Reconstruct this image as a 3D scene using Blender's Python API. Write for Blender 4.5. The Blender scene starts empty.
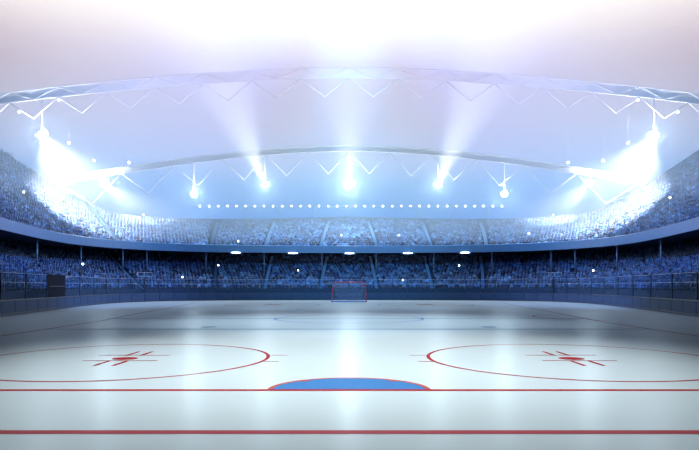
import bpy, bmesh, math, random
import numpy as np
from mathutils import Vector, Matrix
random.seed(7); rng = np.random.default_rng(7)
S = bpy.context.scene
COL = S.collection
R = math.radians

# ------------------------------------------------------------------ camera
F, H, CX, HY = 585.0, 2.3, 349.0, 286.0          # focal px, eye height, principal x, horizon row
cam_d = bpy.data.cameras.new('camera'); cam = bpy.data.objects.new('camera', cam_d); COL.objects.link(cam)
cam.location = (0, 0, H); cam.rotation_euler = (R(90), 0, 0)
cam_d.sensor_width = 36; cam_d.lens = F/699*36; cam_d.shift_y = (HY-225)/699; cam_d.shift_x = 0.5/699
cam_d.clip_end = 500
S.camera = cam
S.view_settings.view_transform = 'Standard'; S.view_settings.look = 'None'
S.view_settings.gamma = 1; S.view_settings.use_curve_mapping = False
S.view_settings.exposure = 0.0
S.cycles.max_bounces = 5; S.cycles.volume_bounces = 0; S.cycles.transparent_max_bounces = 12
S.cycles.use_denoising = True
S.cycles.sample_clamp_indirect = 4

def lin(r, g, b, k=1.0):
    f = lambda c: (c/255/12.92 if c/255 <= .04045 else ((c/255+.055)/1.055)**2.4)*k
    return (f(r), f(g), f(b), 1)

# ------------------------------------------------------------------ sky
W = bpy.data.worlds.new('sky'); S.world = W; W.use_nodes = True
nt = W.node_tree; nt.nodes.clear()
tc = nt.nodes.new('ShaderNodeTexCoord'); sx = nt.nodes.new('ShaderNodeSeparateXYZ')
rp = nt.nodes.new('ShaderNodeValToRGB'); bg = nt.nodes.new('ShaderNodeBackground'); wo = nt.nodes.new('ShaderNodeOutputWorld')
nt.links.new(tc.outputs['Generated'], sx.inputs[0]); nt.links.new(sx.outputs['Z'], rp.inputs[0])
nt.links.new(rp.outputs[0], bg.inputs[0]); nt.links.new(bg.outputs[0], wo.inputs[0])
stops = [(0.0, lin(40,95,190)), (.115, lin(40,112,204)), (.165, lin(84,142,222)), (.205, lin(145,168,224)),
         (.26, lin(174,176,212)), (.32, lin(192,184,212)), (.355, lin(212,207,230)), (.385, lin(238,237,252)), (.415, (1.02,1.06,1.15,1)),
         (.45, (1.1,1.15,1.25,1)), (.52, (1,1.05,1.2,1)), (.57, lin(70,90,130)), (1.0, lin(30,45,80))]
bg.inputs[1].default_value = 1.3
el = rp.color_ramp.elements
while len(el) > 1: el.remove(el[-1])
el[0].position = stops[0][0]; el[0].color = stops[0][1]
for p, c in stops[1:]:
    e = el.new(p); e.color = c

# ------------------------------------------------------------------ arena lights over the ice
def spot(name, loc, target, power, cone, blend=1.0, color=(1,1,1), radius=.5, parent=None):
    l = bpy.data.lights.new(name, 'SPOT'); l.energy = power; l.spot_size = R(cone); l.spot_blend = blend
    l.color = color; l.shadow_soft_size = radius
    o = bpy.data.objects.new(name, l); COL.objects.link(o)
    o.location = loc
    o.rotation_euler = (Vector(target)-Vector(loc)).to_track_quat('-Z', 'Y').to_euler()
    return o
spot('ice_light', (0, 17, 34), (0, 19.5, 0), 115000, 45, 1.0, (.9, 1, 1), 1.5)
spot('ice_light', (0, 8, 34), (0, 6, 0), 38000, 56, 1.0, (.86, .97, 1), 1.5)
spot('ice_light', (0, 35, 40), (0, 38, 0), 115000, 42, 1.0, (.66, .86, 1), 1.5)
spot('ice_light', (0, 66, 48), (0, 64, 0), 60000, 36, 1.0, (.45, .74, 1), 1.5)
# added unseen blue lamps that brighten and tint the crowd
spot('crowd_fill', (0, 45, 30), (-37, 78, 8), 170000, 58, 1.0, (.16,.36,1), .5)
spot('crowd_fill', (0, 45, 30), (37, 78, 8), 170000, 58, 1.0, (.16,.36,1), .5)
spot('crowd_fill', (0, 45, 30), (0, 108, 5), 150000, 50, 1.0, (.16,.52,1), .5)
# added unseen lamps that brighten the roof trusses from below
for sxx in (-1, 1):
    spot('truss_fill', (sxx*27, 24, 6), (sxx*13, 75, 28.5), 105000, 56, 1.0, (.95,.93,1), .5)

# ------------------------------------------------------------------ materials
def mat(name, color, rough=.6, metal=0, spec=.5, emit=None, estr=0, noise=None):
    m = bpy.data.materials.new(name); m.use_nodes = True
    n = m.node_tree; b = n.nodes['Principled BSDF']
    b.inputs['Base Color'].default_value = color; b.inputs['Roughness'].default_value = rough
    b.inputs['Metallic'].default_value = metal; b.inputs['Specular IOR Level'].default_value = spec
    if emit: b.inputs['Emission Color'].default_value = emit; b.inputs['Emission Strength'].default_value = estr
    if noise:
        sc, amt = noise
        t = n.nodes.new('ShaderNodeTexCoord'); nz = n.nodes.new('ShaderNodeTexNoise'); nz.inputs['Scale'].default_value = sc
        mx = n.nodes.new('ShaderNodeMix'); mx.data_type = 'RGBA'
        mx.inputs['A'].default_value = tuple(c*(1-amt) for c in color[:3])+(1,)
        mx.inputs['B'].default_value = tuple(min(1, c*(1+amt)) for c in color[:3])+(1,)
        n.links.new(t.outputs['Object'], nz.inputs['Vector']); n.links.new(nz.outputs['Fac'], mx.inputs['Factor'])
        n.links.new(mx.outputs['Result'], b.inputs['Base Color'])
    return m
M = {}
M['ice'] = mat('ice', (.30,.33,.345,1), .40, spec=.10, noise=(.35, .035))
def ice_bump():
    n = M['ice'].node_tree; b = n.nodes['Principled BSDF']
    nz = n.nodes.new('ShaderNodeTexNoise'); nz.inputs['Scale'].default_value = 3; nz.inputs['Detail'].default_value = 6
    bp = n.nodes.new('ShaderNodeBump'); bp.inputs['Strength'].default_value = .05; bp.inputs['Distance'].default_value = .02
    t = n.nodes.new('ShaderNodeTexCoord'); n.links.new(t.outputs['Object'], nz.inputs['Vector'])
    n.links.new(nz.outputs['Fac'], bp.inputs['Height']); n.links.new(bp.outputs[0], b.inputs['Normal'])
ice_bump()
def paint_on_ice(m, refl=.35, rough=.28):
    """a matt base under a thin, weakly mirroring film of ice"""
    n = m.node_tree; b = n.nodes['Principled BSDF']; out = [q for q in n.nodes if q.type == 'OUTPUT_MATERIAL'][0]
    d = n.nodes.new('ShaderNodeBsdfDiffuse'); g = n.nodes.new('ShaderNodeBsdfGlossy'); mx = n.nodes.new('ShaderNodeMixShader')
    f = n.nodes.new('ShaderNodeFresnel'); f.inputs[0].default_value = 1.31; mu = n.nodes.new('ShaderNodeMath'); mu.operation = 'MULTIPLY'; mu.inputs[1].default_value = refl
    g.inputs['Roughness'].default_value = rough; g.inputs['Color'].default_value = (.75,.88,1,1)
    if b.inputs['Base Color'].is_linked: n.links.new(b.inputs['Base Color'].links[0].from_socket, d.inputs['Color'])
    else: d.inputs['Color'].default_value = b.inputs['Base Color'].default_value
    if b.inputs['Normal'].is_linked: n.links.new(b.inputs['Normal'].links[0].from_socket, g.inputs['Normal'])
    n.links.new(f.outputs[0], mu.inputs[0]); n.links.new(mu.outputs[0], mx.inputs[0]); n.links.new(d.outputs[0], mx.inputs[1]); n.links.new(g.outputs[0], mx.inputs[2])
    n.links.new(mx.outputs[0], out.inputs['Surface']); n.nodes.remove(b)
M['red'] = mat('red_paint', (.20,.008,.010,1), .42, spec=.1, noise=(2, .15))
M['darkred'] = mat('dark_red_paint', (.16,.03,.03,1), .42, spec=.1)
M['orange'] = mat('orange_red_paint', (.24,.045,.035,1), .42, spec=.1)
M['crease'] = mat('crease_blue_paint', (.028,.10,.245,1), .42, spec=.1, noise=(1.5, .08))
M['blue'] = mat('blue_paint', (.06,.15,.32,1), .42, spec=.1)
M['slate'] = mat('slate_paint', (.10,.15,.22,1), .42, spec=.1)
for k_ in ('ice', 'red', 'darkred', 'orange', 'crease', 'blue', 'slate'): paint_on_ice(M[k_], .16 if k_ == 'ice' else .06, .27 if k_ == 'ice' else .45)
M['board'] = mat('board', (.04,.068,.13,1), .6, spec=.15, noise=(2, .1))
M['cap'] = mat('cap_rail', (.03,.04,.08,1), .4)
M['kick'] = mat('kick_strip', (.03,.04,.07,1), .5)
M['post'] = mat('glass_post', (.02,.03,.06,1), .4, metal=.3)
M['rail'] = mat('rail_steel', (.35,.42,.6,1), .35, metal=.4)
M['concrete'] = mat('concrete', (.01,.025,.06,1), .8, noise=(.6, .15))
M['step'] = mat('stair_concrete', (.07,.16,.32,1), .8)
M['fascia'] = mat('fascia', (.03,.115,.26,1), .5, noise=(.3, .05))
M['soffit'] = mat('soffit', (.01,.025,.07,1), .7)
M['column'] = mat('column_paint', (.06,.11,.2,1), .5)
M['truss'] = mat('truss_white', (.80,.74,.80,1), .7)
M['truss_far'] = mat('truss_grey', (.22,.24,.28,1), .7, spec=.1)
M['housing'] = mat('lamp_housing', (.55,.57,.62,1), .4, metal=.3)
M['lens'] = mat('lamp_lens', (1,1,1,1), .4, emit=(.96,.98,1,1), estr=40)
M['bulb'] = mat('small_lamp_glow', (1,1,1,1), .4, emit=(.8,.93,1,1), estr=6)
M['flash'] = mat('flash_glow', (1,1,1,1), .4, emit=(.75,.93,1,1), estr=10)
M['black'] = mat('black_plastic', (.02,.02,.025,1), .4)
M['goalred'] = mat('goal_red', (.45,.03,.07,1), .35)
M['net'] = mat('net_cord', (.3,.42,.7,1), .8)
M['skirt'] = mat('goal_skirt', (.08,.2,.5,1), .6)
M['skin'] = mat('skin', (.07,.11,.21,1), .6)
M['gate'] = mat('gate_dark', (.004,.006,.018,1), .7, spec=.05)
M['pants'] = mat('trousers', (.008,.014,.035,1), .8)
M['hair'] = mat('hair', (.008,.008,.015,1), .8)
m = mat('clothes', (.2,.3,.5,1), .8); n = m.node_tree
oi = n.nodes.new('ShaderNodeObjectInfo'); n.links.new(oi.outputs['Color'], n.nodes['Principled BSDF'].inputs['Base Color']); M['clothes'] = m
m = mat('crowd_clothes', (.2,.3,.5,1), .8); n = m.node_tree
at = n.nodes.new('ShaderNodeAttribute'); at.attribute_name = 'cloth'
n.links.new(at.outputs['Color'], n.nodes['Principled BSDF'].inputs['Base Color']); M['crowd_clothes'] = m
# thin safety glass
m = bpy.data.materials.new('safety_glass'); m.use_nodes = True; n = m.node_tree; n.nodes.clear()
o_ = n.nodes.new('ShaderNodeOutputMaterial'); tr = n.nodes.new('ShaderNodeBsdfTransparent'); gl = n.nodes.new('ShaderNodeBsdfGlossy')
df = n.nodes.new('ShaderNodeBsdfDiffuse'); m1 = n.nodes.new('ShaderNodeMixShader'); m2 = n.nodes.new('ShaderNodeMixShader'); fr = n.nodes.new('ShaderNodeFresnel')
tr.inputs[0].default_value = (.86,.93,1,1); gl.inputs['Roughness'].default_value = .08; df.inputs[0].default_value = (.35,.5,.7,1)
fr.inputs[0].default_value = 1.35
fm = n.nodes.new('ShaderNodeMath'); fm.operation = 'MULTIPLY'; fm.inputs[1].default_value = .25
n.links.new(fr.outputs[0], fm.inputs[0]); n.links.new(fm.outputs[0], m1.inputs[0]); n.links.new(tr.outputs[0], m1.inputs[1]); n.links.new(gl.outputs[0], m1.inputs[2])
m2.inputs[0].default_value = .03; n.links.new(m1.outputs[0], m2.inputs[1]); n.links.new(df.outputs[0], m2.inputs[2]); n.links.new(m2.outputs[0], o_.inputs[0])
M['glass'] = m

# ------------------------------------------------------------------ helpers
def tag(o, label=None, cat=None, group=None, kind=None):
    if label: o['label'] = label
    if cat: o['category'] = cat
    if group: o['group'] = group
    if kind: o['kind'] = kind
    return o
def empty(name, loc=(0,0,0), rz=0):
    o = bpy.data.objects.new(name, None); COL.objects.link(o); o.location = loc; o.rotation_euler = (0,0,rz); o.empty_display_size = .3
    return o
def copy_tree(o, parent=None):
    c = o.copy(); COL.objects.link(c); c.parent = parent
    for ch in list(o.children): copy_tree(ch, c)
    return c
class MB:
    def __init__(s): s.v = []; s.f = []; s.sm = []
    def add(s, vs, fs, smooth=False):
        k = len(s.v); s.v += [tuple(v) for v in vs]; s.f += [tuple(i+k for i in f) for f in fs]; s.sm += [smooth]*len(fs); return s
    def box(s, x0, x1, y0, y1, z0, z1):
        v = [(x0,y0,z0),(x1,y0,z0),(x1,y1,z0),(x0,y1,z0),(x0,y0,z1),(x1,y0,z1),(x1,y1,z1),(x0,y1,z1)]
        return s.add(v, [(0,3,2,1),(4,5,6,7),(0,1,5,4),(1,2,6,5),(2,3,7,6),(3,0,4,7)])
    def tube(s, pts, r, n=8, closed=False):
        pts = [Vector(p) for p in pts]; N = len(pts); vs = []
        for i, p in enumerate(pts):
            a = pts[i-1] if (i or closed) else p; b = pts[(i+1) % N] if (i < N-1 or closed) else p
            t = (b-a).normalized(); up = Vector((0,0,1)) if abs(t.z) < .95 else Vector((1,0,0))
            u = t.cross(up).normalized(); w = u.cross(t)
            rr = r[i] if isinstance(r, (list, tuple)) else r
            vs += [p+(u*math.cos(q*2*math.pi/n)+w*math.sin(q*2*math.pi/n))*rr for q in range(n)]
        fs = []
        for i in range(N if closed else N-1):
            j = (i+1) % N
            for q in range(n): fs.append((i*n+q, i*n+(q+1)%n, j*n+(q+1)%n, j*n+q))
        if not closed: fs += [tuple(range(n))[::-1], tuple((N-1)*n+q for q in range(n))]
        return s.add(vs, fs, True)
    def lathe(s, prof, n=20, axis='z', off=(0,0,0)):      # prof: (radius, height)
        vs = []
        for r_, h_ in prof:
            for q in range(n):
                a = q*2*math.pi/n; c, d = r_*math.cos(a), r_*math.sin(a)
                p = (c,d,h_) if axis == 'z' else (c,h_,d)
                vs.append((p[0]+off[0], p[1]+off[1], p[2]+off[2]))
        fs = [(i*n+q, i*n+(q+1)%n, (i+1)*n+(q+1)%n, (i+1)*n+q) for i in range(len(prof)-1) for q in range(n)]
        if prof[0][0] > 1e-4: fs.append(tuple(range(n)))
        if prof[-1][0] > 1e-4: fs.append(tuple((len(prof)-1)*n+q for q in range(n)))
        return s.add(vs, fs, True)
    def ball(s, r, c=(0,0,0), n=12, sx=1, sy=1, sz=1):
        k = len(s.v)
        s.lathe([(max(r*math.sin(math.pi*i/8), 1e-5), -r*math.cos(math.pi*i/8)) for i in range(9)], n)
        for i in range(k, len(s.v)):
            x, y, z = s.v[i]; s.v[i] = (x*sx+c[0], y*sy+c[1], z*sz+c[2])
        return s
    def build(s, name, m, parent=None, fix=True):
        me = bpy.data.meshes.new(name); me.from_pydata(s.v, [], s.f)
        me.polygons.foreach_set('use_smooth', s.sm)
        if fix:
            bm = bmesh.new(); bm.from_mesh(me); bmesh.ops.recalc_face_normals(bm, faces=bm.faces); bm.to_mesh(me); bm.free()
        for mm in (m if isinstance(m, list) else [m]): me.materials.append(mm)
        o = bpy.data.objects.new(name, me); COL.objects.link(o); o.parent = parent
        return o
def G(px, py):                                            # a point of the ice seen at a pixel
    d = F*H/(py-HY); return ((px-CX)*d/F, d)
def at(px, py, d):                                        # the point at depth d seen at a pixel
    return ((px-CX)*d/F, d, H+(HY-py)*d/F)
def px_of(x, y, z): return CX+F*x/y, HY-F*(z-H)/y

# ------------------------------------------------------------------ plan of the rink: barrier line, mirrored
half = [(0,95),(-12,94.2),(-21.5,92.3),(-28,88),(-31.3,81),(-31.2,72),(-28.8,58),(-25.9,43),(-23.2,25),(-21,8),(-19.5,-6)]
def catmull(P, n=24):
    out = []; Q = [(-P[1][0], P[1][1])]+P+[P[-1]]
    for i in range(1, len(Q)-2):
        p0,p1,p2,p3 = (np.array(q, float) for q in Q[i-1:i+3])
        for k in range(n):
            t = k/n; out.append(.5*((2*p1)+(-p0+p2)*t+(2*p0-5*p1+4*p2-p3)*t*t+(-p0+3*p1-3*p2+p3)*t**3))
    out.append(np.array(P[-1], float)); return np.array(out)
hl = catmull(half)
full = np.vstack([hl[::-1], np.column_stack([-hl[1:,0], hl[1:,1]])])   # left near end -> far -> right near end
seg = np.hypot(*np.diff(full, axis=0).T); arc = np.concatenate([[0], np.cumsum(seg)]); arc -= arc[-1]/2; SMAX = arc[-1]
tan = np.gradient(full, axis=0); tan /= np.hypot(tan[:,0], tan[:,1])[:,None]
nor = np.column_stack([-tan[:,1], tan[:,0]])                           # outward
k_ = np.ones(25)/25
nor = np.column_stack([np.convolve(np.pad(nor[:,i], 12, mode='edge'), k_, 'valid') for i in (0,1)]); nor /= np.hypot(nor[:,0], nor[:,1])[:,None]
def P(s, o=0.0):
    return np.array([np.interp(s, arc, full[:,0]+nor[:,0]*o), np.interp(s, arc, full[:,1]+nor[:,1]*o)])
def NV(s):
    v = np.array([np.interp(s, arc, nor[:,0]), np.interp(s, arc, nor[:,1])]); return v/np.hypot(*v)
def s_at(px, o):                                          # arc position whose offset point is seen in column px
    ss = np.linspace(-SMAX+8, SMAX-8, 4000)
    x = np.interp(ss, arc, full[:,0]+nor[:,0]*o); y = np.interp(ss, arc, full[:,1]+nor[:,1]*o)
    return float(ss[np.argmin(np.abs(CX+F*x/np.maximum(y, 1)-px))])
SS = np.linspace(-SMAX, SMAX, 260)
def sweep(mb, prof):
    """sweep a profile [(offset, height or f(s))] along the barrier line"""
    n = len(prof); vs = []
    for s in SS:
        for o, h in prof:
            oo = o(s) if callable(o) else o
            p = P(s, oo); vs.append((p[0], p[1], h(s) if callable(h) else h))
    fs = [(i*n+q, i*n+q+1, (i+1)*n+q+1, (i+1)*n+q) for i in range(len(SS)-1) for q in range(n-1)]
    return mb.add(vs, fs)

# ------------------------------------------------------------------ ice
ib = MB(); ib.add([(-72,-30,0),(72,-30,0),(72,124,0),(-72,124,0)], [(0,1,2,3)])
ice = ib.build('floor', M['ice']); tag(ice, 'white rink ice with red and blue painted markings', 'ice rink', kind='structure')
Z1 = .004
def lines(name, m, quads, label=None, z=Z1):
    b = MB()
    for q in quads: b.add([(x,y,z) for x,y in q], [(0,1,2,3)])
    o = b.build(name, m, ice)
    if label: o['label'] = label
    return o
def hq(x0, x1, y, w): return [(x0,y-w/2),(x1,y-w/2),(x1,y+w/2),(x0,y+w/2)]
def vq(x, y0, y1, w): return [(x-w/2,y0),(x+w/2,y0),(x+w/2,y1),(x-w/2,y1)]
def ringq(cx, cy, r, w, a0=0, a1=360, n=96, ry=None):
    ry = ry or r; out = []
    for i in range(n):
        a, b = R(a0+(a1-a0)*i/n), R(a0+(a1-a0)*(i+1)/n)
        out.append([(cx+(r-w/2)*math.cos(a), cy+(ry-w/2)*math.sin(a)), (cx+(r+w/2)*math.cos(a), cy+(ry+w/2)*math.sin(a)),
                    (cx+(r+w/2)*math.cos(b), cy+(ry+w/2)*math.sin(b)), (cx+(r-w/2)*math.cos(b), cy+(ry-w/2)*math.sin(b))])
    return out
def disc(name, m, cx, cy, r, ry=None, a0=0, a1=360, z=Z1, label=None):
    ry = ry or r; b = MB(); n = 64
    b.add([(cx+r*math.cos(R(a0+(a1-a0)*i/n)), cy+ry*math.sin(R(a0+(a1-a0)*i/n)), z) for i in range(n if a1-a0 >= 360 else n+1)],
          [tuple(range(n if a1-a0 >= 360 else n+1))])
    o = b.build(name, m, ice)
    if label: o['label'] = label
gy = G(349, 390.2)[1]
lines('red_line', M['red'], [hq(-23, 23, G(349,432.3)[1], .24)], 'thick red line across the nearest ice')
lines('goal_line', M['red'], [hq(-21.5, 21.5, gy, .20)], 'red goal line running through the blue crease')
lines('blue_line', M['slate'], [hq(-16.1, 16.1, G(349,329.2)[1], .42)], 'thin blue line beyond the face-off circles')
lines('center_line', M['slate'], [hq(-17, 17, G(349,318.5)[1], .42)], 'thin line through the centre circle')
disc('goal_crease', M['crease'], 0, gy+.1, 1.78, 1.62, 0, 180, label='blue half-oval goal crease')
lines('crease_outline', M['orange'], ringq(0, gy+.1, 1.76, .12, 0, 180, ry=1.6) , 'orange-red outline of the crease', z=.006)
lines('crease_tick', M['orange'], [hq(-1.28,-.95, gy+1.22, .12)], z=.007)
lines('crease_tick', M['orange'], [hq(.95,1.28, gy+1.22, .12)], z=.007)
for sd, nm in ((-1,'left'), (1,'right')):
    cy = 18.55; cx = sd*7.1 if sd < 0 else 7.05
    lines('faceoff_circle', M['red'], ringq(cx, cy, 4.5, .12)+[hq(*sorted((cx-sd*4.5, cx-sd*5.05)), 19.42, .10), hq(*sorted((cx-sd*4.5, cx-sd*4.95)), 17.8, .10)],
          'red face-off circle on the %s' % nm)
    disc('faceoff_spot', M['red'], cx, cy, .40, .36, label='red dot of the %s circle' % nm)
    lines('faceoff_hash', M['red'], [vq(cx-.22*1-.03, 16.85, 17.95, .12), vq(cx+.30, 16.85, 17.95, .12), vq(cx-.25, 19.3, 20.5, .12), vq(cx+.22, 19.3, 20.5, .12),
          hq(cx-1.2, cx+1.15, 19.42, .09), hq(cx-1.1, cx+1.2, 18.0, .09)], 'red hash marks of the %s circle' % nm, z=.006)
    disc('neutral_spot', M['slate'], sd*7.85, 32.8, .42, .5)
    disc('neutral_spot', M['slate'], sd*4.9, 58, .4, .6)
    lines('faceoff_circle', M['slate'], ringq(sd*9.4, 72, 5.8, .22), 'small far face-off circle on the %s' % nm)
    disc('faceoff_spot', M['darkred'], sd*9.4, 72, .5, .9)
    lines('faceoff_hash', M['darkred'], [hq(sd*9.4-1.2, sd*9.4+1.2, 71.2, .3), vq(sd*9.4-.7, 69, 75, .2), vq(sd*9.4+.7, 69, 75, .2)], z=.006)
    pts = [(-15.7,4),(-16.0,27),(-16.3,38),(-17.8,50.4),(-19.2,64),(-20.7,78)]
    q = []
    for (a, b), (c, d) in zip(pts, pts[1:]): q.append([(sd*-(a)*-1*-1 if 0 else -sd*a*1, b)]*0 or [(-sd*(a-.09), b), (-sd*(a+.09), b), (-sd*(c+.09), d), (-sd*(c-.09), d)])
    lines('side_line', M['darkred'], q, 'dark red side line on the %s' % nm)
lines('center_circle', M['blue'], ringq(0, G(349,318.5)[1], 5.2, .16), 'blue centre circle')
lines('half_circle', M['darkred'], ringq(18.2, 43.2, 4.4, .14, 100, 260), 'dark half circle touching the right side line')

# ------------------------------------------------------------------ unseen hall shell: roof and walls added to block sky light, far end open
M['hall'] = mat('sky_block_dark', (.02,.035,.07,1), .8, noise=(.2, .2))
def shell(name, x0,x1,y0,y1,z0,z1, label, cat):
    tag(MB().box(x0,x1,y0,y1,z0,z1).build(name, M['hall']), label, cat, kind='structure')
shell('ceiling', -73,73, -30,94, 50.2,50.8, 'unseen dark roof slab added above the rink to block sky light', 'ceiling')
shell('shade_wall_back', -73,73, -31,-30, -.3,50.2, 'unseen dark end wall added behind the camera to block sky light', 'wall')
shell('shade_wall_left', -73,-72.2, -30,112, -.3,50.2, 'unseen dark side wall added to block sky light, left', 'wall')
shell('shade_wall_right', 72.2,73, -30,112, -.3,50.2, 'unseen dark side wall added to block sky light, right', 'wall')

# ------------------------------------------------------------------ barrier: boards, glass
_r = [349]; 
while _r[-1] < 540: _r.append(_r[-1]+14.6)
_r += [553.5, 567, 579, 591.5, 604, 618, 633, 651, 672, 697]
seams = [0.0]+[s_at(p, .1) for p in _r[1:]]                 # glass joints read off the photograph
while P(seams[-1])[1] > 16: seams.append(seams[-1]+5)
def ordinal(n):
    w = ['', 'first','second','third','fourth','fifth','sixth','seventh','eighth','ninth','tenth','eleventh','twelfth','thirteenth','fourteenth','fifteenth',
         'sixteenth','seventeenth','eighteenth','nineteenth','twentieth']
    if n <= 20: return w[n]
    t = {2:'twenty',3:'thirty',4:'forty',5:'fifty',6:'sixty',7:'seventy',8:'eighty',9:'ninety'}[n//10]
    return t+'-'+w[n % 10] if n % 10 else t.replace('y','ieth')
def bevel_box(x0,x1,y0,y1,z0,z1,b=.015):
    bm = bmesh.new(); bmesh.ops.create_cube(bm, size=1)
    for v in bm.verts: v.co = Vector(((x0+x1)/2+v.co.x*(x1-x0), (y0+y1)/2+v.co.y*(y1-y0), (z0+z1)/2+v.co.z*(z1-z0)))
    bmesh.ops.bevel(bm, geom=bm.edges[:], offset=b, segments=1, affect='EDGES')
    m_ = MB(); bm.verts.index_update(); m_.add([v.co[:] for v in bm.verts], [[v.index for v in f.verts] for f in bm.faces]); bm.free(); return m_
def board(a, b, label):
    c = (a+b)/2; ang = math.atan2(b[1]-a[1], b[0]-a[0]); w = np.hypot(*(b-a))/2
    r = empty('dasher_board', (c[0], c[1], 0), ang); tag(r, label, 'rink board', 'board panels round the ice')
    bevel_box(-w+.03, w-.03, .03, .15, .18, 1.14).build('panel', M['board'], r)
    bevel_box(-w+.005, w-.005, 0, .20, 1.14, 1.22).build('cap_rail', M['cap'], r)
    bevel_box(-w+.005, w-.005, .0, .16, 0.01, .18).build('kick_strip', M['kick'], r)
def pane(a, b, label):
    c = (a+b)/2; ang = math.atan2(b[1]-a[1], b[0]-a[0]); w = np.hypot(*(b-a))/2
    r = empty('glass_panel', (c[0], c[1], 1.225), ang); tag(r, label, 'safety glass', 'glass panes on the rink boards')
    MB().box(-w+.05, w-.05, .09, .105, .02, 2.12).build('pane', M['glass'], r)
    bevel_box(w-.055, w+.045, .05, .15, 0, 2.16, .01).build('post', M['post'], r)
    bevel_box(-w+.05, w-.06, .085, .11, 2.10, 2.13, .004).build('edge_trim', M['rail'], r)
for sd, nm in ((-1,'left'), (1,'right')):
    nb = 0
    for i in range(len(seams)-1):
        s0, s1 = seams[i], seams[i+1]
        nsub = 2 if s1-s0 > 3.2 else 1
        if sd > 0: a, b = P(s0), P(s1)
        else: a, b = P(-s1), P(-s0)
        for q in range(nsub):
            nb += 1; u0, u1 = s0+(s1-s0)*q/nsub, s0+(s1-s0)*(q+1)/nsub
            aa, bb = (P(u0), P(u1)) if sd > 0 else (P(-u1), P(-u0))
            board(aa, bb, 'grey rink board panel, %s to the %s of the far goal' % (ordinal(nb), nm))
        if sd < 0 and i == len(_r)-4:
            c = (a+b)/2; w = np.hypot(*(b-a))/2
            t = empty('player_gate', (c[0], c[1], 1.225), math.atan2(b[1]-a[1], b[0]-a[0])); tag(t, 'dark gate standing between glass panels on the left side', 'gate')
            bevel_box(-w+.06, w-.06, .04, .14, .01, 2.2).build('door_leaf', M['gate'], t)
            bevel_box(-w+.4, w-.4, .01, .04, 1.0, 1.08, .008).build('push_bar', M['post'], t)
            continue
        pane(a, b, 'clear safety glass pane on the boards, %s to the %s of the far goal' % (ordinal(i+1), nm))

# ------------------------------------------------------------------ stands
def Wd(s): return 15.5+1.5*min(1, abs(s)/60)                 # depth of the upper tier
RIM = [(-30,130),(0,149),(35,173),(75,198),(107,212),(150,217),(349,217)]      # rows where the photograph shows the rim
_ts, _tz = [], []
for px_, py_ in RIM:
    ss_ = s_at(px_, 23.0); _ts.append(abs(ss_)); _tz.append(H+(HY-py_)*P(ss_, 23.0)[1]/F-.9)
_o = np.argsort(_ts); _ts = np.array(_ts)[_o]; _tz = np.array(_tz)[_o]; print('rim', _ts, _tz)
def TopZ(s): return float(np.interp(abs(s), _ts, _tz))
NL, NU, PIT = 14, 18, .86
def lowrow(k, s): return 1.9+k*PIT, 1.55+k*.43
def uprow(k, s):
    w = (Wd(s)-1)/NU; return 7.0+k*w, 8.7+k*(TopZ(s)-8.7)/NU
prof = [(1.3, 0.0), (1.3, 1.9), (1.42, 1.9), (1.42, 1.55)]
for k in range(NL):
    o, z = lowrow(k, 0)
    prof += [(o+.38, z), (o+.38, z+.40), (o+.80, z+.40), (o+.80, z+.43)]
prof += [(1.9+NL*PIT+1.2, 1.55+NL*.43), (1.9+NL*PIT+1.2, 8.2)]
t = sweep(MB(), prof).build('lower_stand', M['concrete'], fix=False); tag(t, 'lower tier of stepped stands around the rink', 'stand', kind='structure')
prof = [(6.5, 8.7)]
for k in range(NU):
    prof += [((lambda k: lambda s: uprow(k,s)[0]+.38)(k), (lambda k: lambda s: uprow(k,s)[1])(k)),
             ((lambda k: lambda s: uprow(k,s)[0]+.38)(k), (lambda k: lambda s: uprow(k,s)[1]+.28)(k)),
             ((lambda k: lambda s: uprow(k,s)[0]+.80)(k), (lambda k: lambda s: uprow(k,s)[1]+.28)(k)),
             ((lambda k: lambda s: uprow(k,s)[0]+.80)(k), (lambda k: lambda s: uprow(k+1,s)[1])(k))]
prof += [(lambda s: uprow(NU,s)[0]+.8, lambda s: TopZ(s)), (lambda s: uprow(NU,s)[0]+.8, lambda s: TopZ(s)+.9),
         (lambda s: uprow(NU,s)[0]+1.0, lambda s: TopZ(s)+.9), (lambda s: uprow(NU,s)[0]+1.0, 0)]
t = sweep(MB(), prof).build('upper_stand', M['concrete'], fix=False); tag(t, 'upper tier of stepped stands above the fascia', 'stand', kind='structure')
t = sweep(MB(), [(6.0, 8.0), (6.0, 9.2), (6.2, 9.28), (6.4, 9.2), (6.5, 8.7)]).build('balcony_fascia', M['fascia'], fix=False)
tag(t, 'smooth pale blue balcony fascia curving round the stands', 'fascia', kind='structure')
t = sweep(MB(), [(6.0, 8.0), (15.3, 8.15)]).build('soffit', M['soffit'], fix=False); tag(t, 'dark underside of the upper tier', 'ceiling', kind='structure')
# handrail in front of the lower seats
def path_pts(o, z, s0, s1, n): return [(*P(s, o), z) for s in np.linspace(s0, s1, n)]
mb = MB(); t = empty('handrail'); tag(t, 'long thin steel handrail on the wall behind the rink glass', 'handrail')
MB().tube(path_pts(1.36, 2.62, -SMAX+16, SMAX-16, 200), .03, 6).build('rail_tube', M['rail'], t)
for s in np.arange(-SMAX+17, SMAX-16, 4.7):
    p = P(s, 1.36); MB().tube([(p[0],p[1],1.88),(p[0],p[1],2.62)], .022, 6).build('stanchion', M['rail'], t)

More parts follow.
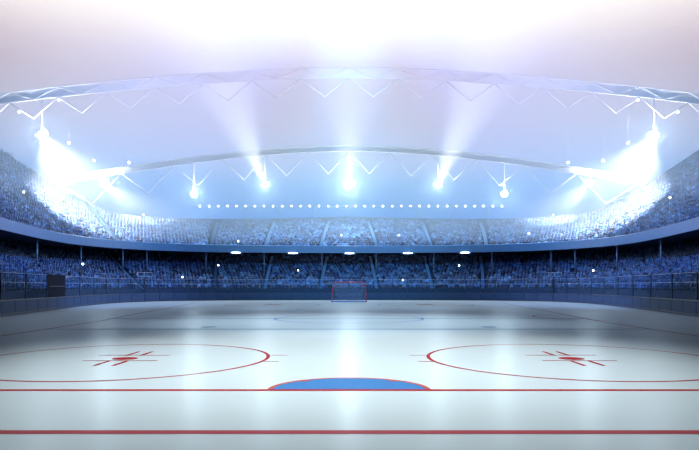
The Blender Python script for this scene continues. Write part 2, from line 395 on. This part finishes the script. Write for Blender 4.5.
# aisles
ais_px = [212, 265, 320, 377, 432, 486]
ais = sorted([s_at(p, 6.5) for p in ais_px])
for sgn in (-1, 1):
    s = ais[0] if sgn < 0 else ais[-1]
    for k in range(8):
        s += sgn*10.5
        if P(s)[1] > 14 : ais.append(s)
def drift(a, k): return a-math.copysign(min(k, 18)*.085, a)*(abs(a) < 36)
def stairs(name, s, row, n, w, sub):
    b = MB()
    c0, c1 = P(s-w/2), P(s+w/2)
    nv = NV(s); tv = np.array([nv[1], -nv[0]]); ctr = P(s)
    def pt(o, a, k=0): q = P(drift(s, k), o)+tv*a; return q
    ext = 1
    for k in range(n):
        o, z = row(k, s); o2, z2 = row(k+1, s)
        for h in range(2):
            oa = o-.05+(o2-o)*h/2; ob = o-.05+(o2-o)*(h+1)/2; zz = z+(z2-z)*(h+.0)/2+.03+(.30 if 0 else 0)
            a, b_, c, d = pt(oa,-w/2,k+h/2), pt(oa,w/2,k+h/2), pt(ob,w/2,k+h/2+.5), pt(ob,-w/2,k+h/2+.5)
            v = [(*a,z-.1),(*b_,z-.1),(*c,z-.1),(*d,z-.1),(*a,zz+sub),(*b_,zz+sub),(*c,zz+sub),(*d,zz+sub)]
            b.add(v, [(0,3,2,1),(4,5,6,7),(0,1,5,4),(1,2,6,5),(2,3,7,6),(3,0,4,7)])
    return b.build(name, M['step'])
def where(s):
    p = P(s, 8); px = px_of(p[0], max(p[1], 1), 8)[0]; return px
ais_sorted = sorted(ais, key=lambda s: s)
def zone_label(i, total, s):
    if s < 0:
        k = sum(1 for a in ais if a < 0 and a >= s); return '%s to the left of the goal' % ordinal(k)
    k = sum(1 for a in ais if a >= 0 and a <= s); return '%s to the right of the goal' % ordinal(k)
for i, s in enumerate(ais_sorted):
    if P(s)[1] < 30: continue
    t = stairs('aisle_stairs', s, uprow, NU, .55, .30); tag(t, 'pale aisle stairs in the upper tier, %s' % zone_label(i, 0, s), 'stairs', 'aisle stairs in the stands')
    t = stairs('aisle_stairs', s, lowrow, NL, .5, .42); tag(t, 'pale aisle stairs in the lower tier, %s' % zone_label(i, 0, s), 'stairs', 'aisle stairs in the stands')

# columns under the balcony
colpx = [37, 81, 123, 147, 206, 264, 322]
for sd, nm in ((-1,'left'), (1,'right')):
    for i, cp in enumerate(colpx[::-1]):
        px = cp if sd < 0 else 698-cp
        s = s_at(px, 6.9); p = P(s, 6.9)
        t = empty('support_column', (p[0], p[1], 3.9)); tag(t, 'slim pale column under the balcony, %s to the %s of the goal' % (ordinal(i+1), nm), 'column', 'columns under the balcony')
        MB().lathe([(.10,0),(.10,4.1)], 10).build('shaft', M['column'], t)
        MB().lathe([(.2,0),(.2,.12),(.1,.16)], 10).build('base_plate', M['column'], t)
        MB().lathe([(.1,3.85),(.2,3.95),(.2,4.1)], 10).build('capital', M['column'], t)

# ------------------------------------------------------------------ spectators
def person_mesh(pose, sub, name, mats):
    arms = {'rest': ((.25,-.08,.30), (.14,-.33,.17)), 'up': ((.33,-.06,.66), (.27,-.14,.95)), 'clap': ((.25,-.14,.33), (.05,-.34,.46)), 'photo': ((.27,-.16,.50), (.07,-.22,.68))}[pose]
    V = [(0,.02,.08,.17,.13), (0,.03,.30,.16,.11), (0,.02,.48,.17,.11), (0,.01,.60,.055,.055), (0,-.015,.70,.085,.095), (0,-.01,.83,.075,.085)]
    E = [(0,1),(1,2),(2,3),(3,4),(4,5)]
    for sg in (-1, 1):
        k = len(V); (ex,ey,ez), (hx,hy,hz) = arms
        V += [(sg*.19,.02,.51,.07,.065), (sg*ex,ey,ez,.048,.048), (sg*hx,hy,hz,.036,.036), (sg*(hx-.01),hy-.06,hz+.04,.04,.025)]
        E += [(2,k),(k,k+1),(k+1,k+2),(k+2,k+3)]
        k = len(V)
        V += [(sg*.11,-.06,.07,.095,.09), (sg*.13,-.44,.10,.07,.07), (sg*.13,-.46,-.32,.048,.048), (sg*.14,-.60,-.36,.045,.035)]
        E += [(0,k),(k,k+1),(k+1,k+2),(k+2,k+3)]
    bm = bmesh.new(); L = bm.verts.layers.skin.verify(); vs = []
    for i, v in enumerate(V):
        q = bm.verts.new(v[:3]); q[L].radius = (v[3], v[4]); q[L].use_root = (i == 0); vs.append(q)
    for a, b in E: bm.edges.new((vs[a], vs[b]))
    me = bpy.data.meshes.new('skeleton'); bm.to_mesh(me); bm.free()
    o = bpy.data.objects.new('skeleton', me); COL.objects.link(o)
    md = o.modifiers.new('skin', 'SKIN'); md.use_smooth_shade = True
    if sub: sb = o.modifiers.new('sub', 'SUBSURF'); sb.levels = sub; sb.render_levels = sub
    dg = bpy.context.evaluated_depsgraph_get()
    out = bpy.data.meshes.new_from_object(o.evaluated_get(dg)); out.name = name
    bpy.data.objects.remove(o)
    out.materials.clear()
    for mm in mats: out.materials.append(mm)
    hand = Vector(arms[1])
    for p in out.polygons:
        c = p.center
        hd = (Vector((abs(c.x), c.y, c.z))-hand).length
        if c.z > .62 and abs(c.x) < .15 and c.y > -.2: p.material_index = 1 if (c.z > .80 or c.y > .04) else 2
        elif hd < .09: p.material_index = 2
        elif c.z < .20 and c.y < -.10 and hd > .09: p.material_index = 3
        else: p.material_index = 0
    return out
POSES = ['rest', 'clap', 'up', 'photo']
hi = {p: person_mesh(p, 1, 'spectator', [M['clothes'], M['hair'], M['skin'], M['pants']]) for p in POSES}
lo = {p: person_mesh(p, 0, 'crowd_person', [M['crowd_clothes'], M['hair'], M['skin'], M['pants']]) for p in POSES}
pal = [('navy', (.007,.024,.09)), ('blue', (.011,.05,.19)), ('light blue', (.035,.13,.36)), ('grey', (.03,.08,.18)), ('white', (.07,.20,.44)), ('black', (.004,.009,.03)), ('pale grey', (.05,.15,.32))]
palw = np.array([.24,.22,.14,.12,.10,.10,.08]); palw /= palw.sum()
people = []; cols = [s_at(c if c < 349 else c, 6.9) for c in colpx+[698-c for c in colpx]]
for tier, NR, row, seat in (('lower', NL, lowrow, .40), ('upper', NU, uprow, .28)):
    for k in range(NR):
        s = -SMAX+14
        while s < SMAX-14:
            o, z = row(k, s)
            oo = o+.60
            step = .58
            dd = np.hypot(*(P(s+.5, oo)-P(s, oo)))/.5
            s += step/dd
            q = P(s, oo)
            if q[1] < 34: continue
            if any(abs(s-drift(a, k)) < .5 for a in ais) : continue
            if rng.random() < .05: continue
            if tier == 'lower' and abs(oo-6.9) < .75 and any(abs(s-c) < .55 for c in cols): continue
            px, py = px_of(q[0], q[1], z+1)
            nv = NV(s)
            people.append((q[0]+rng.normal()*.03, q[1]+rng.normal()*.03, z+seat, math.atan2(nv[1], nv[0])-math.pi/2+rng.normal()*.15, tier, k, s, px, py, rng.choice(4, p=[.42,.26,.12,.20]), rng.choice(len(pal), p=palw), .93+.12*rng.random()))
vis = [i for i, q in enumerate(people) if 2 < q[7] < 697]
vis.sort(key=lambda i: math.hypot(people[i][0], people[i][1]))
near = set(vis[:300])
posen = ['sitting', 'clapping', 'cheering', 'leaning']
rows = {}
for i in near:
    q = people[i]; sd = 'left' if q[0] < 0 else 'right'; rows.setdefault((sd, q[4], q[5]), []).append(i)
tierrows = {}
for (sd, tier, k), L in rows.items():
    L.sort(key=lambda i: abs(people[i][7]-CX), reverse=True)
    for j, i in enumerate(L):
        q = people[i]
        o = bpy.data.objects.new('spectator', hi[POSES[q[9]]]); COL.objects.link(o)
        o.location = q[:3]; o.rotation_euler = (0, 0, q[3]); o.scale = (q[11],)*3
        nm, c = pal[q[10]]; o.color = (*c, 1)
        tag(o, 'spectator in %s %s in %s %s tier, %s row up, %s from picture edge' % (nm, posen[q[9]], sd, tier, ordinal(k+1), ordinal(j+1)), 'person', 'nearest spectators in the stands')
# everyone further off: one crowd
base = {}
for j, p in enumerate(POSES):
    me = lo[p]; nv_ = len(me.vertices); co = np.empty(nv_*3); me.vertices.foreach_get('co', co)
    fl = [tuple(f.vertices) for f in me.polygons]; mi = [f.material_index for f in me.polygons]
    base[j] = (co.reshape(-1,3), fl, mi)
AV, LV, LS, LT, MI, CC = [], [], [], [], [], []; nvt = 0; nlt = 0
pre = {}
for j, (co, fl, mi) in base.items():
    idx = np.concatenate([np.array(f) for f in fl]); tot = np.array([len(f) for f in fl]); st = np.concatenate([[0], np.cumsum(tot)[:-1]])
    pre[j] = (co, idx, tot, st, np.array(mi))
for i, q in enumerate(people):
    if i in near: continue
    co, idx, tot, st, mi = pre[q[9]]
    c, s_ = math.cos(q[3]), math.sin(q[3]); v = co*q[11]
    AV.append(np.column_stack([v[:,0]*c-v[:,1]*s_+q[0], v[:,0]*s_+v[:,1]*c+q[1], v[:,2]+q[2]]))
    LV.append(idx+nvt); LS.append(st+nlt); LT.append(tot); MI.append(mi)
    CC.append(np.tile(np.array([*pal[q[10]][1], 1.0])*1.0, (len(co), 1)))
    nvt += len(co); nlt += len(idx)
AV = np.vstack(AV); LV = np.concatenate(LV); LS = np.concatenate(LS); LT = np.concatenate(LT); MI = np.concatenate(MI); CC = np.vstack(CC)
me = bpy.data.meshes.new('crowd'); me.vertices.add(len(AV)); me.vertices.foreach_set('co', AV.ravel())
me.loops.add(len(LV)); me.loops.foreach_set('vertex_index', LV); me.polygons.add(len(LS)); me.polygons.foreach_set('loop_start', LS)
me.polygons.foreach_set('loop_total', LT)
for mm in (M['crowd_clothes'], M['hair'], M['skin'], M['pants']): me.materials.append(mm)
me.polygons.foreach_set('material_index', MI)
a_ = me.color_attributes.new('cloth', 'FLOAT_COLOR', 'POINT'); a_.data.foreach_set('color', CC.ravel().astype(np.float32))
me.update(calc_edges=True)
crowd = bpy.data.objects.new('crowd', me); COL.objects.link(crowd)
tag(crowd, 'dense blue-lit crowd filling both tiers of the stands', 'crowd', kind='stuff')
print('people', len(people), 'verts', len(AV))

# ------------------------------------------------------------------ far goal
t = empty('hockey_goal', (0,84,0)); tag(t, 'red framed hockey goal with white net at the far end', 'goal')
gw, gt, gh, gd = 2.5, 2.12, 2.86, 1.6
fr_ = [(-gw,0,.0),(-gw+.06,0,1.2),(-gt-.12,0,2.5),(-gt,0,2.75),(-gt+.2,0,gh),(gt-.2,0,gh),(gt,0,2.75),(gt+.12,0,2.5),(gw-.06,0,1.2),(gw,0,0)]
MB().tube(fr_, .075, 10).build('goal_frame', M['goalred'], t)
MB().tube([(-gw,0,.07),(-gw+.3,gd*.7,.07),(-gw+1,gd,.07),(gw-1,gd,.07),(gw-.3,gd*.7,.07),(gw,0,.07)], .07, 8).build('base_frame', M['goalred'], t)
b = MB(); b.box(-gw+.1,gw-.1,-.02,.02,.0,.16); b.build('base_bar', M['skirt'], t)
b = MB()
for i in range(27):
    f_ = -1+2*i/26
    b.tube([(f_*gt*.98,.03,gh-.05),(f_*gt,.5,gh-.5),(f_*(gw-.9),gd,.1)], .008, 4)
for j in range(1, 14):
    f_ = j/14; z = gh-.05-(gh-.15)*f_; y = .03+(gd-.03)*f_; xx = gt*.98+(gw-.9-gt)*f_
    b.tube([(-xx,y,z),(xx,y,z)], .008, 4)
    for sg in (-1, 1):
        b.tube([(sg*(gt+(gw-gt)*f_),.02,z),(sg*xx,y,z)], .008, 4)
b.build('net', M['net'], t)

# ------------------------------------------------------------------ roof trusses
def ringA(x): return 75.0, 29.0-3.4*(abs(x)/45)**1.7
def ringB(x): return 105-13*(x/40)**2, 26.5-7.2*(abs(x)/40)**1.9
def truss(name, label, ring, half_w, pitch, depth, up, rc, rd, tm):
    t = empty(name, (0, ring(0)[0], ring(0)[1])); tag(t, label, 'truss'); y0, z0 = ring(0)
    def w(x, dz, dy=0): y, z = ring(x); return (x, y-y0+dy, z-z0+dz)
    xs = np.linspace(-half_w, half_w, 60)
    MB().tube([w(x, up) for x in xs], rc, 8).build('top_chord', tm, t)
    MB().tube([w(x, 0) for x in xs], rc, 8).build('middle_chord', tm, t)
    n = int(half_w*2/pitch); n += n % 2; X = np.linspace(-half_w, half_w, n+1)
    b = MB(); c = MB(); d = MB()
    for i in range(n):
        m_ = (X[i]+X[i+1])/2
        b.tube([w(X[i], 0), w(m_, -depth)], rd, 6); b.tube([w(m_, -depth), w(X[i+1], 0)], rd, 6)
        c.tube([w(X[i], up), w(m_, 0)], rd*.8, 6); c.tube([w(m_, 0), w(X[i+1], up)], rd*.8, 6)
    b.build('hanging_brace', tm, t); c.build('web', tm, t)
    # roof edge membrane strip carried between the chords
    vs = []
    for x in xs: vs += [w(x, .05, .12), w(x, up-.05, .12), w(x, up-.05, .2), w(x, .05, .2)]
    fs = []
    for i in range(len(xs)-1):
        for q in range(4): fs.append((i*4+q, i*4+(q+1)%4, i*4+4+(q+1)%4, i*4+4+q))
    MB().add(vs, fs).build('edge_panel', tm, t)
truss('roof_truss', 'pale arched roof truss, the nearer and higher of the two', ringA, 56, 6.2, 2.4, 1.3, .08, .07, M['truss'])
truss('roof_truss', 'pale arched roof truss, the lower one above the far stand', ringB, 44, 7.0, 4.0, 1.0, .08, .06, M['truss_far'])

# ------------------------------------------------------------------ floodlights
def floodlight(px, py, ring, target, pw_beam, cone, glow, label, r=.8):
    d = 75.0 if ring is ringA else 105.0
    for _ in range(20): d = ring((px-CX)*d/F)[0]
    d -= .1
    x, y, z = at(px, py, d); top = ring(x)[1]
    T = Vector(target)-Vector((x,y,z)); yaw = math.atan2(-T.x, T.y)
    t = empty('floodlight', (x, y, z)); tag(t, label, 'floodlight', 'big floodlights over the stands')
    # the head looks along -Z in its own frame, then is turned to the target
    q = T.to_track_quat('-Z', 'Y').to_euler()
    h = MB().lathe([(.25*r,.9*r),(.55*r,.75*r),(.95*r,.25*r),(1.05*r,0),(1.05*r,-.12*r),(.97*r,-.12*r),(.95*r,0),(.5*r,.12*r)], 24).build('housing', M['housing'], t); h.rotation_euler = q
    l = MB().ball(r*.93, (0,0,-.02), 24, 1, 1, .42).build('lens', M['lens'], t); l.rotation_euler = q
    MB().tube([(0,0,.75*r),(0,0,max(top-z, .9))], .06, 6).build('hanging_rod', M['truss'], t)
    MB().tube([(-1.15*r,0,0),(-1.15*r,0,.8*r),(1.15*r,0,.8*r),(1.15*r,0,0)], .05, 6).build('yoke', M['housing'], t)
    if pw_beam:
        u = T.normalized()*(r*.7)
        spot('flood_beam', (x+u.x,y+u.y,z+u.z), target, pw_beam, cone, 1.0, (1,.90,.82), .25)
    if glow:
        ld = bpy.data.lights.new('flood_glow', 'POINT'); ld.energy = glow; ld.color = (.75,.9,1); ld.shadow_soft_size = .3
        lo_ = bpy.data.objects.new('flood_glow', ld); COL.objects.link(lo_); 
        v = (Vector((0,0,H))-Vector((x,y,z))).normalized()*1.3; lo_.location = (x+v.x, y+v.y, z+v.z)
BP, GP = 230000, 7500
floodlight(42, 135, ringA, at(84, 208, 92), BP*1.2, 62, GP*.6, 'large floodlight highest on the left, beam falling on the upper tier', .62)
floodlight(654, 135, ringA, at(614, 208, 92), BP*1.2, 62, GP*.6, 'large floodlight highest on the right, beam falling on the upper tier', .62)
floodlight(104, 183, ringB, at(150, 222, 110), BP*.6, 40, GP*.8, 'floodlight second from the left, shining down to the right', .62)
floodlight(590, 183, ringB, at(546, 222, 110), BP*.6, 40, GP*.8, 'floodlight second from the right, shining down to the left', .62)
floodlight(194, 194, ringB, at(194, 194, 20), 0, 30, GP*.8, 'floodlight facing the camera at the left end of the lamp row', .5)
floodlight(504.5, 194, ringB, at(504, 194, 20), 0, 30, GP*.8, 'floodlight facing the camera at the right end of the lamp row', .5)
floodlight(265, 185, ringB, at(228, 95, 92), BP*.8, 38, GP, 'floodlight left of centre with beam rising to the left', .62)
floodlight(438, 185.5, ringB, at(475, 95, 92), BP*.8, 38, GP, 'floodlight right of centre with beam rising to the right', .62)
floodlight(349, 185, ringB, at(349, 95, 92), BP*.6, 40, GP*2.2, 'brightest floodlight in the very centre, beam rising straight up', .8)

# small roof lamps hanging from the near truss
def rooflamp(px, py, label):
    d = 74.9; x, y, z = at(px, py, d); top = ringA(x)[1]
    t = empty('pendant_lamp', (x,y,z)); tag(t, label, 'lamp', 'small lamps hanging from the roof')
    MB().ball(.16, n=10).build('bulb', M['bulb'], t)
    MB().lathe([(.2,.1),(.12,.25),(.03,.3)], 10).build('cap', M['housing'], t)
    MB().tube([(0,0,.25),(0,0,max(.4, top-z))], .012, 4).build('cord', M['truss'], t)
for px, py, lb in ((59,100,'small lamp above and right of the top left floodlight'), (19,112,'small lamp nearest the left picture edge'), (69,143,'small lamp just right of the top left floodlight'),
                   (93.6,160.6,'small lamp above the second left floodlight'), (129,162.5,'small lamp up and right of the second left floodlight')):
    rooflamp(px, py, lb); rooflamp(697-px, py, lb.replace('left','\0').replace('right','left').replace('\0','right'))

# row of small lamps on a rail above the far stand
rz = H+(HY-206.3)*117.6/F
t = empty('lamp_rail', (0,117.6,rz)); tag(t, 'thin straight rail carrying the row of small lamps', 'rail')
MB().tube([(-31.5,.25,0),(31.5,.25,0)], .03, 6).build('bar', M['truss_far'], t)
for x in np.linspace(-28, 28, 9): MB().tube([(x,.25,0),(x,.25,-rz+.0)], .04, 6).build('upright', M['truss_far'], t)
rl0 = None
for i in range(34):
    px = 200+i*9.15
    x = (px-CX)*117.4/F
    if rl0 is None:
        rl0 = empty('rail_lamp'); MB().ball(.18, (0,0,0), 10).build('bulb', M['bulb'], rl0)
        MB().lathe([(.19,.02),(.21,.12),(.15,.3),(.06,.34)], 12, axis='y').build('shade', M['housing'], rl0); o = rl0
    else: o = copy_tree(rl0)
    o.location = (x, 117.35, rz)
    tag(o, 'small bright lamp in the far row, %s from its left end' % ordinal(i+1), 'lamp', 'row of small lamps above the far stand')

# raised camera platforms behind the corner glass
for px, nm in ((145, 'left'), (554, 'right')):
    s_ = s_at(px, 1.15); p = P(s_, 1.15); nv = NV(s_)
    t = empty('camera_platform', (p[0], p[1], 0), math.atan2(nv[1], nv[0])-math.pi/2); tag(t, 'small raised camera platform behind the %s corner glass' % nm, 'platform')
    zt = H+(HY-276)*p[1]/F
    bevel_box(-1.4,1.4,-.1,1.1,zt-.18,zt,.03).build('deck', M['fascia'], t)
    MB().tube([(0,-.0,1.3),(0,0,zt-.1)], .07, 8).build('post', M['post'], t)
    MB().tube([(-1.35,-.05,zt),(-1.35,-.05,zt+.5),(1.35,-.05,zt+.5),(1.35,-.05,zt)], .03, 6).build('guard_rail', M['rail'], t)

# oval lamps under the fascia
fl0 = None
for i, px in enumerate((236, 293, 349.5, 408, 465)):
    s = s_at(px, 5.9); p = P(s, 5.85); nv = NV(s)
    if fl0 is None:
        fl0 = empty('fascia_lamp'); MB().ball(.8, n=20, sx=1, sy=.2, sz=.14).build('lens', M['bulb'], fl0)
        bevel_box(-1.05,1.05,.05,.2,-.2,.2,.04).build('backplate', M['fascia'], fl0); o = fl0
    else: o = copy_tree(fl0)
    o.location = (p[0], p[1], 7.95); o.rotation_euler.z = math.atan2(nv[1], nv[0])-math.pi/2
    tag(o, 'oval lamp on the far fascia, %s from the left' % ordinal(i+1), 'lamp', 'oval lamps along the far fascia')

# camera flashes in the crowd
def stand_hit(px, py):
    best = None
    for tier, NR, row in (('lower', NL, lowrow), ('upper', NU, uprow)):
        for k in range(NR):
            s = s_at(px, row(k, 0)[0]+.4); o, z = row(k, s); p = P(s, o+.35)
            qx, qy = px_of(p[0], p[1], z+1.15)
            e = abs(qy-py)+abs(qx-px)
            if best is None or e < best[0]: best = (e, s, o, p, z+1.15, tier)
    return best
cf0 = None
for px, py, lb in ((144,204,'upper left stand below the second floodlight'), (25,194,'upper tier at far left'), (82,266,'left lower stand near the gate'), (238,242,'far upper tier left of centre'),
        (218,266,'far lower tier below the left fascia lamp'), (182,277.5,'far left corner low down'), (298,271,'far lower tier up and left of the goal'), (341,236,'far upper tier above the goal'),
        (399,236,'far upper tier right of centre'), (403,281,'far lower tier just right of the goal'), (459,266,'far lower tier below the right fascia lamp'), (529,234,'upper right corner of the far stand'),
        (594,272,'right lower stand'), (552.6,204,'upper right stand below the second floodlight'), (669,200,'upper tier at far right')):
    e, s, o_, p, z, tier = stand_hit(px, py); nv = NV(s)
    if cf0 is None:
        cf0 = empty('compact_camera')
        bevel_box(-.12,.12,-.04,.05,-.09,.07,.015).build('body', M['black'], cf0)
        MB().lathe([(.05,-.12),(.055,-.04)], 12, axis='y').build('lens', M['black'], cf0)
        MB().ball(.13, (0,-.1,.16), 10).build('flash', M['flash'], cf0); o = cf0
    else: o = copy_tree(cf0)
    o.location = (p[0], p[1], z); o.rotation_euler.z = math.atan2(nv[1], nv[0])-math.pi/2
    tag(o, 'camera flashing in the crowd, '+lb, 'camera', 'camera flashes in the crowd')

# ------------------------------------------------------------------ haze
hb = MB().box(-72, 72, 40, 128, 9.2, 44)
m = bpy.data.materials.new('haze'); m.use_nodes = True; n = m.node_tree; n.nodes.clear()
o_ = n.nodes.new('ShaderNodeOutputMaterial'); vsx = n.nodes.new('ShaderNodeVolumeScatter')
vsx.inputs['Color'].default_value = (.55,.76,1,1); vsx.inputs['Density'].default_value = .010; vsx.inputs['Anisotropy'].default_value = .0
n.links.new(vsx.outputs[0], o_.inputs['Volume'])
hz = hb.build('haze', m); tag(hz, 'thin haze hanging under the roof above the far rink and upper stands', 'haze', kind='stuff')
